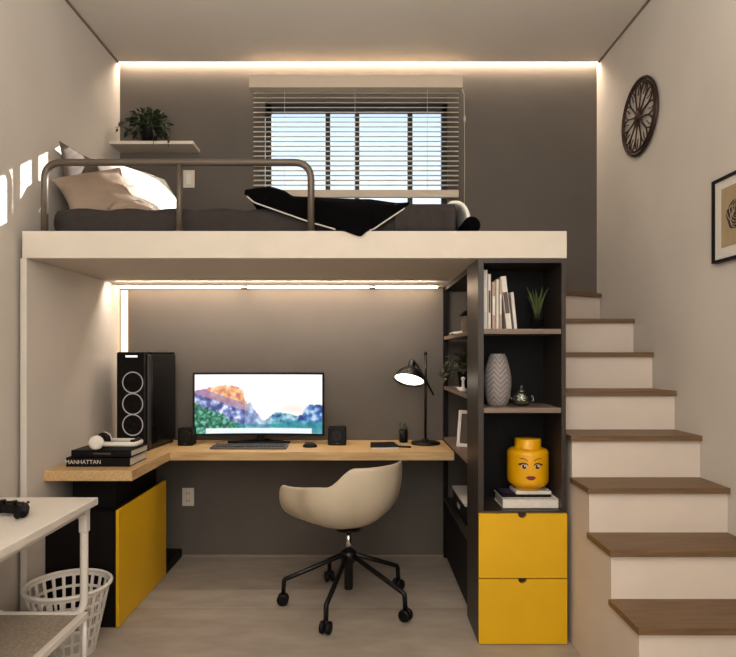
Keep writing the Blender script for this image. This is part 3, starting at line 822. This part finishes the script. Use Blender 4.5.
b = B(); lathe(b, lev, (hx, 2.945, hb), 48); obj('head', b, 'yellowhead', hd_)
def face(poly, m, name, lift=.0012):
    b = B(); pts = []
    for u, v in poly:
        a = (u-.012)/R; pts.append((hx+(R+lift)*math.sin(a), 2.945-(R+lift)*math.cos(a), hb+v))
    vs = [b.verts.new(p) for p in pts]
    if name in ('eye', 'iris', 'mouth'):
        cu_, cv_ = sum(p[0] for p in poly)/len(poly), sum(p[1] for p in poly)/len(poly); a = (cu_-.012)/R
        c_ = b.verts.new((hx+(R+lift)*math.sin(a), 2.945-(R+lift)*math.cos(a), hb+cv_))
        for q in range(len(vs)): b.faces.new((c_, vs[q], vs[(q+1) % len(vs)]))
    else: b.faces.new(vs)
    return obj(name, b, m, hd_)
def ell(cx_, cz_, rx, rz_, n=20): return [(cx_+rx*math.cos(2*PI*k/n), cz_+rz_*math.sin(2*PI*k/n)) for k in range(n)]
ez = .122
for s in (-1, 1):
    ex = s*.031
    face(ell(ex, ez, .0135, .0105), 'whiteplastic', 'eye', .0008)
    face(ell(ex, ez-.0005, .0105, .0105), 'darkbrown', 'iris', .0012)
    face(ell(ex+.003, ez+.003, .0038, .0038), 'whiteplastic', 'eye_glint', .0017)
    face([(ex-.019, ez+.003), (ex-.010, ez+.011), (ex+.0, ez+.0135), (ex+.010, ez+.011), (ex+.019, ez+.003), (ex+s*.030, ez+.010), (ex+.012*1, ez+.0165), (ex, ez+.019), (ex-.012, ez+.0165), (ex-.019, ez+.008)] if s > 0 else
         [(ex+.019, ez+.003), (ex+.010, ez+.011), (ex+.0, ez+.0135), (ex-.010, ez+.011), (ex-.019, ez+.003), (ex+s*.030, ez+.010), (ex-.012, ez+.0165), (ex, ez+.019), (ex+.012, ez+.0165), (ex+.019, ez+.008)], 'darkbrown', 'eyelash', .0028)
    face([(s*.014, ez+.026), (s*.03, ez+.036), (s*.052, ez+.036), (s*.052, ez+.039), (s*.03, ez+.0395), (s*.014, ez+.030)], 'darkbrown', 'eyebrow', .0022)
face([(-.024, .070), (-.012, .077), (-.004, .078), (0, .076), (.004, .078), (.012, .077), (.024, .070), (.014, .061), (.006, .058), (-.006, .058), (-.014, .061)], 'darkred', 'mouth')

# things on the open shelving
c = Vector((.615, 3.42, 1.462))
t = thing('lidded_jar', c, 'beige jar with a black domed lid on the top open shelf', 'jar')
b = B(); lathe(b, [(.03, 0), (.042, .02), (.046, .06), (.036, .095), (.03, .1)], c, 26); obj('jar', b, 'beigecloth', t)
b = B(); lathe(b, [(.055, .1), (.052, .108), (.036, .125), (.012, .135), (.003, .136)], c, 26); obj('lid', b, 'black', t)
b = B()
n = 20
for k in range(n):
    pass
g = cover(b, lambda u, v: (.56+.10*u, 3.54+.26*v, 1.4635+.05*(u*.6+.4*v)*(1-.3*math.sin(u*PI))*math.sin((v*.9+.05)*PI)), 14, 14)
o = obj('shell', b, 'paper'); sm = o.modifiers.new('t', 'SOLIDIFY'); sm.thickness = .006; sm.offset = 1
o.name = 'shell_dish'; tag(o, 'pale curved dish lying on the top open shelf near the wall', 'dish')
c = Vector((.635, 3.62, 1.135))
t = thing('trailing_plant', c, 'dim trailing green plant spilling from the open shelf beside the lamp', 'plant')
b = B(); lathe(b, [(.04, 0), (.055, .10), (.058, .105), (.05, .105), (.047, .09)], c, 22); obj('pot', b, 'dark', t)
b = B(); leafcloud(b, c+Vector((0, 0, .13)), 130, .13, .12, .04)
for k in range(9):
    a = PI+random.uniform(-1.0, .8); Lh = random.uniform(.12, .2); q0 = c+Vector((0, 0, .12))
    q = [q0, q0+Vector((Lh*.6*math.cos(a), Lh*.6*math.sin(a), .07)), q0+Vector((Lh*math.cos(a), Lh*math.sin(a), -.02-.06*random.random()))]
    tube(b, roundpath(q, .03, 4), .002, 5)
    for f in (.3, .5, .7, .9, 1): leaf(b, q[1].lerp(q[2], f), Vector((math.cos(a), math.sin(a), -.5)), .035)
obj('foliage', b, 'leafd', t)
# small white bird figure
c = Vector((.572, 3.36, 1.1355))
t = thing('ceramic_figure', c, 'small white upright ceramic figure on the open shelf behind the lamp', 'figurine')
b = B(); lathe(b, [(.018, 0), (.021, .006), (.020, .014), (.009, .024), (.0075, .05), (.008, .062), (.012, .068), (.011, .078), (.003, .083)], c, 22); obj('body', b, 'whiteplastic', t)
b = B(); tube(b, [c+Vector((0, 0, .012)), c+Vector((-.02, .012, .014)), c+Vector((-.034, .02, .022))], [.012, .011, .003], 10); obj('tail', b, 'whiteplastic', t)
# picture frame leaning
c = Vector((.632, 3.50, .8005))
t = thing('photo_frame', c, 'white framed photograph leaning on the open shelf at desk height', 'picture frame', rz=-.62)
lm = Matrix.Rotation(-.17, 4, 'X')
def leanbox(*a): 
    b = B(); v = box(b, *a); bmesh.ops.transform(b, matrix=lm, verts=v); return b
b = B()
for a in ((-.085, -.065, 0, .014, 0, .215), (.065, .085, 0, .014, 0, .215), (-.065, .065, 0, .014, 0, .02), (-.065, .065, 0, .014, .195, .215)): box(b, *a)
bmesh.ops.transform(b, matrix=lm, verts=b.verts[:]); obj('frame', b, 'whiteplastic', t, .001, local=True)
obj('photograph', leanbox(-.065, .065, .006, .010, .02, .195), 'greycloth', t, local=True)
# storage box
t = thing('storage_box', (.66, 3.52, .4005), 'black storage box with a pale lid on the lowest open shelf', 'box')
b = B(); box(b, .575, .75, 3.30, 3.75, .4005, .505); obj('body', b, 'black', t, .004)
b = B(); box(b, .570, .755, 3.295, 3.755, .505, .525); obj('lid', b, 'paper', t, .003)
b = B(); box(b, .5735, .576, 3.5, 3.58, .44, .465); obj('label_holder', b, 'paper', t)

# ------------------------------------------------------------------ staircase
st = thing('staircase', (1.26, 2.9, 0), 'white staircase with brown oak treads climbing along the right wall', 'staircase')
RISE = .1935; fr = {1: 1.86, 2: 2.09, 3: 2.325, 4: 2.55, 5: 2.76, 6: 2.985, 7: 3.215, 8: 3.44}
sx0, sx1 = .966, XR-.001
b = B(); ttk = .024
for k in range(1, 9):
    box(b, sx0+.012, sx1, fr[k]+.02, (fr[k+1]+.02 if k < 8 else 3.998), 0, k*RISE-ttk)
# winder at the top
z9 = 9*RISE
poly = [(sx0+.012, 3.65, 0), (sx1, 3.93, 0), (sx1, 3.998, 0), (sx0+.012, 3.998, 0)]
prism(b, [(p[0], p[1]+.015*(p[1] < 3.95), 8*RISE-ttk) for p in poly], RISE, Vector((0, 0, 1)))
obj('stair_body', b, 'stairwhite', st)
for k in range(1, 9):
    b = B(); yb = fr[k+1]+.02 if k < 8 else 3.93
    if k < 8: box(b, sx0, sx1, fr[k], yb, k*RISE-ttk, k*RISE)
    else: prism(b, [(sx0, fr[8], k*RISE-ttk), (sx1, fr[8], k*RISE-ttk), (sx1, 3.945, k*RISE-ttk), (sx0, 3.665, k*RISE-ttk)], ttk, Vector((0, 0, 1)))
    obj('tread', b, 'tread', st, .0015)
b = B(); prism(b, [(sx0, 3.635, z9-ttk), (sx1, 3.915, z9-ttk), (sx1, 3.998, z9-ttk), (sx0, 3.998, z9-ttk)], ttk, Vector((0, 0, 1))); obj('tread', b, 'tread', st, .0015)

# ------------------------------------------------------------------ wall ornament and picture on the right wall
oc = Vector((XR-.02, 3.36, 2.672))
orn = thing('wall_ornament', (XR, 3.36, 2.45), 'round dark metal wall ornament with looping petals on the right wall', 'wall decoration')
uy, uz = Vector((0, 1, 0)), Vector((0, 0, 1))
def ring(r, tr, dx=0, n=48):
    b = B(); tube(b, [oc+Vector((dx, 0, 0))+uy*r*math.cos(a)+uz*r*math.sin(a) for a in [2*PI*k/n for k in range(n)]], tr, 8, closed=True); return b
obj('outer_rim', ring(.205, .009, .004), 'bronze', orn)
obj('inner_rim', ring(.186, .006), 'bronze', orn)
for k in range(12):
    a = 2*PI*k/12; d = uy*math.cos(a)+uz*math.sin(a); s = -uy*math.sin(a)+uz*math.cos(a)
    b = B(); pts = []
    for i in range(24):
        t_ = 2*PI*i/24; rr = .110-.075*math.cos(t_); wv = .043*math.sin(t_)*(.35+.65*(rr-.03)/.155)
        pts.append(oc+d*rr+s*wv)
    tube(b, pts, .0045, 6, closed=True)
    obj('petal', b, 'bronze', orn)
    b = B(); tube(b, [oc+d*.12+s*0, oc+d*.155+s*.010, oc+d*.185], .003, 6); obj('vein', b, 'bronze', orn)
b = B(); lathe(b, [(.034, -.006), (.034, .006), (.018, .012), (.002, .013)], oc, 20, mtx=Matrix.Rotation(-PI/2, 4, 'Y')); obj('hub', b, 'bronze', orn)
b = B(); tube(b, [oc+Vector((.02, 0, .21)), oc+Vector((0, 0, .21))], .004, 6); obj('hook', b, 'bronze', orn)

py0, py1, pz0, pz1 = 2.19, 2.655, 1.742, 2.105
pf = thing('framed_picture', (XR-.01, 2.45, pz0), 'black framed drawing with a cream mat on the right wall', 'picture')
b = B(); fw = .012
for a in ((py0, py1, pz0, pz0+fw), (py0, py1, pz1-fw, pz1), (py0, py0+fw, pz0+fw, pz1-fw), (py1-fw, py1, pz0+fw, pz1-fw)): box(b, XR-.022, XR, *a)
obj('frame', b, 'black', pf, .001)
b = B(); box(b, XR-.012, XR-.001, py0+fw, py1-fw, pz0+fw, pz1-fw); obj('mat', b, 'paper', pf)
b = B(); box(b, XR-.0135, XR-.012, py0+.055, py1-.06, pz0+.06, pz1-.05); pp = obj('print', b, 'papery', pf)
b = B(); ccy, ccz = 2.475, 1.93
poly = [(XR-.0139, ccy+.085*math.cos(a)*(1+.06*math.sin(5*a)), ccz+.066*math.sin(a)*(1+.05*math.cos(7*a))) for a in [2*PI*k/40 for k in range(40)]]
b.faces.new([b.verts.new(p) for p in poly])
obj('drawing', b, 'ink', pp)
b = B()
for k in range(7):
    r0 = .012+.011*k
    tube(b, [(XR-.0142, ccy+r0*math.cos(a)*(1+.2*math.sin(3*a+k)), ccz+.75*r0*math.sin(a)*(1+.2*math.cos(4*a+k))) for a in [2*PI*i/36*.8+k for i in range(36)]], .0018, 5)
obj('drawing_lines', b, 'papery', pp)

# ------------------------------------------------------------------ white side table (front left) and what is on it
tz = .75; ty1 = 2.49; ty0 = 1.45; tX0, tX1 = -1.56, -1.09
tt = thing('side_table', (-1.32, 1.97, 0), 'white two tier side table with rounded metal frames at lower left', 'table')
b = B(); box(b, tX0, tX1, ty0, ty1, tz-.03, tz); obj('table_top', b, 'whitemetal', tt, .003)
for y in (ty1-.03, ty0+.03):
    b = B(); xa, xb, za, zb_ = tX0+.04, tX1-.045, .272, tz-.045
    tube(b, roundpath([(xa, y, za), (xb, y, za), (xb, y, zb_), (xa, y, zb_)], .07, 7, closed=True), .016, 12, closed=True)
    obj('end_frame', b, 'whitemetal', tt)
for x in (xa, xb):
    b = B(); box(b, x-.014, x+.014, ty0+.02, ty1-.02, za-.012, za+.014); obj('shelf_rail', b, 'whitemetal', tt, .003)
    b = B(); box(b, x-.014, x+.014, ty0+.02, ty1-.02, zb_-.012, zb_+.016); obj('top_rail', b, 'whitemetal', tt, .003)
    for y in (ty1-.03, ty0+.03):
        b = B(); tube(b, [(x, y, 0), (x, y, za)], .011, 12); obj('leg', b, 'whitemetal', tt)
        b = B(); box(b, x-.016, x+.018, y-.017, y+.017, zb_-.09, zb_+.018); obj('bracket', b, 'whitemetal', tt, .004)
b = B(); box(b, xa+.01, xb-.01, ty0+.03, ty1-.03, za+.002, za+.008); obj('mesh_shelf', b, 'mesh', tt)

gc = Vector((-1.285, 2.20, tz))
gp = thing('game_controller', gc, 'black game controller lying on the white side table', 'controller', rz=-.25)
b = B()
pts = [(-.075, -.05, .018), (-.07, -.02, .024), (-.045, .012, .028), (0, .02, .028), (.045, .012, .028), (.07, -.02, .024), (.075, -.05, .018)]
tube(b, roundpath(pts, .02, 4), [.012]*2+[.022]*(len(roundpath(pts, .02, 4))-4)+[.012]*2, 14)
box(b, -.045, .045, -.01, .03, .012, .045)
obj('body', b, 'black', gp, .006, local=True)
for x, y in ((-.025, -.008), (.025, -.008)):
    b = B(); lathe(b, [(.008, .044), (.006, .054), (.011, .056), (.010, .060), (.003, .060)], (x, y, 0), 16); obj('thumb_stick', b, 'blackm', gp, local=True)
b = B()
for dx, dy in ((.012, 0), (-.012, 0), (0, .012), (0, -.012)): lathe(b, [(.005, .048), (.004, .052)], (.055+dx, .012+dy, 0), 10)
obj('buttons', b, 'blackm', gp, local=True)

# ------------------------------------------------------------------ laundry basket
bc = Vector((-1.325, 2.715, 0))
lb = thing('laundry_basket', bc, 'white plastic laundry basket with square holes between table and cabinet', 'basket')
zs = [0, .015, .035, .075, .087, .127, .139, .179, .191, .231, .243, .282, .30]
b = B(); seg = 72
def brad(z): return .115+(.178-.115)*(z/.30)
rows = [[b.verts.new(bc+Vector((brad(z)*math.cos(2*PI*k/seg), brad(z)*math.sin(2*PI*k/seg), z))) for k in range(seg)] for z in zs]
for j in range(len(zs)-1):
    hole_row = j in (2, 4, 6, 8, 10)
    for k in range(seg):
        if hole_row and k % 3 != 0: continue
        b.faces.new((rows[j][k], rows[j][(k+1) % seg], rows[j+1][(k+1) % seg], rows[j+1][k]))
b.faces.new(rows[0])
o = obj('basket_body', b, 'whiteplastic', lb); sm = o.modifiers.new('t', 'SOLIDIFY'); sm.thickness = .005; sm.offset = -1
b = B(); tube(b, [bc+Vector((.180*math.cos(a), .180*math.sin(a), .303)) for a in [2*PI*k/56 for k in range(56)]], .009, 10, closed=True); obj('rim', b, 'whiteplastic', lb)

# ------------------------------------------------------------------ office chair
cc = Vector((-.067, 3.22, 0)); face_dir = math.atan2(.76, -.65)      # the way the seat faces
ch = thing('swivel_chair', cc, 'cream shell swivel chair on five black castors at the desk', 'chair', rz=0)
f = Vector((math.cos(face_dir), math.sin(face_dir), 0)); lft = Vector((-f.y, f.x, 0))
def sstep(a, b_, x): t_ = max(0, min(1, (x-a)/(b_-a))); return t_*t_*(3-2*t_)
def rim(th):      # th = angle from straight back, degrees 0..180
    t_ = abs(th)
    h = .785
    h = h+(.688-h)*(sstep(33, 62, t_) if th > 0 else sstep(40, 72, t_))
    h = h+(.658-h)*sstep(62, 115, t_)
    h = h+(.485-h)*sstep(119, 155, t_)
    r = .27+.03*sstep(30, 90, t_)+.075*sstep(95, 134, t_)-.07*sstep(142, 175, t_)
    return r, h
b = B(); NT, NV = 108, 16; rows = []
zb0 = .432
for j in range(NV+1):
    row = []
    v = j/NV
    for i in range(NT):
        th = -180+360*i/NT; r, h = rim(th)
        s = math.sin(min(1, v*1.0)*PI/2)**.8
        rad = r*(1-(1-min(1, v*1.25))**2.0)**.62 if v > 0 else 0
        rad = r*math.sin(min(1, v/.9)*PI/2)**.95
        z = zb0-.012+(h-zb0+.012)*(v**1.95)
        back = max(0, math.cos(math.radians(th)))
        rad += back*.035*max(0, v-.45)
        # front-to-back offset: the bowl bottom sits slightly behind the middle
        p = cc-f*(math.cos(math.radians(th))*rad)+lft*(math.sin(math.radians(th))*rad)
        row.append(Vector((p.x, p.y, z)))
    rows.append(row)
vr = [[b.verts.new(p) for p in row] for row in rows[1:]]
cen = b.verts.new((cc.x, cc.y, zb0-.012))
for i in range(NT): b.faces.new((cen, vr[0][i], vr[0][(i+1) % NT])).smooth = True
for j in range(NV-1):
    for i in range(NT): b.faces.new((vr[j][i], vr[j][(i+1) % NT], vr[j+1][(i+1) % NT], vr[j+1][i])).smooth = True
o = obj('shell', b, 'chair', ch); sm = o.modifiers.new('t', 'SOLIDIFY'); sm.thickness = .016; sm.offset = -1
su = o.modifiers.new('s', 'SUBSURF'); su.levels = 1; su.render_levels = 1
b = B(); lathe(b, [(.07, .405), (.07, .413), (.05, .419)], cc, 24); obj('seat_plate', b, 'blackm', ch)
b = B(); lathe(b, [(.014, .27), (.014, .41)], cc, 18); obj('gas_lift', b, 'chrome', ch)
b = B(); lathe(b, [(.022, .085), (.024, .09), (.024, .225), (.04, .235), (.042, .285), (.03, .295), (.018, .30)], cc, 22); obj('hub', b, 'blackm', ch)
for deg in (-107, -34, 37, 110, 180):
    a = math.radians(deg); d = Vector((math.cos(a), math.sin(a), 0))
    b = B(); tube(b, roundpath([cc+d*.02+Vector((0, 0, .272)), cc+d*.345+Vector((0, 0, .135)), cc+d*.35+Vector((0, 0, .062))], .02, 5), .0125, 12)
    lg = obj('leg', b, 'blackm', ch)
    b = B(); s = Vector((-d.y, d.x, 0)); ctr = cc+d*.352+Vector((0, 0, .031))
    rm = Matrix(((d.x, s.x, 0, 0), (d.y, s.y, 0, 0), (0, 0, 1, 0), (0, 0, 0, 1))) @ Matrix.Rotation(PI/2, 4, 'X')
    for off in (-.016, .016): lathe(b, [(.020, -.011), (.029, -.009), (.031, -.004), (.031, .004), (.029, .009), (.020, .011)], ctr+s*off, 20, mtx=rm)
    tube(b, [ctr-s*.02, ctr+s*.02], .007, 8)
    obj('caster', b, 'black', lg)

# ------------------------------------------------------------------ light, sky, camera
def light(name, kind, loc, rot, energy, color, **kw):
    l = bpy.data.lights.new(name, kind); l.energy = energy; l.color = color
    for k, v in kw.items(): setattr(l, k, v)
    o = bpy.data.objects.new(name, l); C.objects.link(o); o.location = loc; o.rotation_euler = rot; return o
sd = Vector((-1.3, -1.05, -.62)).normalized()
light('loft_fill_light', 'AREA', (-.52, 3.62, 1.77), (math.radians(50), 0, 0), 11.5, (1, .90, .80), shape='RECTANGLE', size=1.95, size_y=.05)  # added lamp under the loft, boosts the strip's glow on the wall
light('sun', 'SUN', (2, 6, 5), sd.to_track_quat('-Z', 'Y').to_euler(), 14, (1, .95, .88), angle=.006)
light('front_fill_light', 'AREA', (0, -1.45, 1.9), (PI/2, 0, 0), 60, (1, .99, .965), shape='RECTANGLE', size=2.6, size_y=2.2)  # added fill behind the camera, no window modelled there
light('point_fill_light', 'POINT', (0, .3, 2.45), (0, 0, 0), 44, (1, .98, .945), shadow_soft_size=.3)  # added unseen fill that lifts walls and ceiling, no fitting
light('ceiling_fill_light', 'AREA', (0, .7, 2.25), (PI, 0, 0), 72, (1, .975, .935), shape='DISK', size=.8)  # added upward fill to brighten the ceiling, out of view

w = bpy.data.worlds.new('sky'); bpy.context.scene.world = w; w.use_nodes = True
nt = w.node_tree; bg = nt.nodes['Background']
tc = nt.nodes.new('ShaderNodeTexCoord'); sx = nt.nodes.new('ShaderNodeSeparateXYZ'); cr = nt.nodes.new('ShaderNodeValToRGB')
cr.color_ramp.elements[0].position = .12; cr.color_ramp.elements[0].color = (1, 1, 1, 1)
cr.color_ramp.elements[1].position = .55; cr.color_ramp.elements[1].color = (.42, .70, .90, 1)
nt.links.new(tc.outputs['Generated'], sx.inputs[0]); nt.links.new(sx.outputs['Z'], cr.inputs[0]); nt.links.new(cr.outputs[0], bg.inputs[0])
bg.inputs[1].default_value = 1.3

cam = bpy.data.cameras.new('camera'); co = bpy.data.objects.new('camera', cam); C.objects.link(co)
co.location = (0, 0, 1.34); co.rotation_euler = (PI/2, 0, 0)
cam.sensor_width = 36; cam.sensor_fit = 'HORIZONTAL'; cam.lens = 600/736*36
cam.shift_x = (368-361)/736; cam.shift_y = (355-328.5)/736
cam.clip_start = .02
sc = bpy.context.scene; sc.camera = co
sc.view_settings.view_transform = 'Standard'; sc.view_settings.look = 'None'; sc.view_settings.exposure = .12; sc.view_settings.gamma = .92
sc.cycles.use_denoising = True; sc.cycles.max_bounces = 8; sc.cycles.transparent_max_bounces = 16
sc.cycles.sample_clamp_indirect = 4
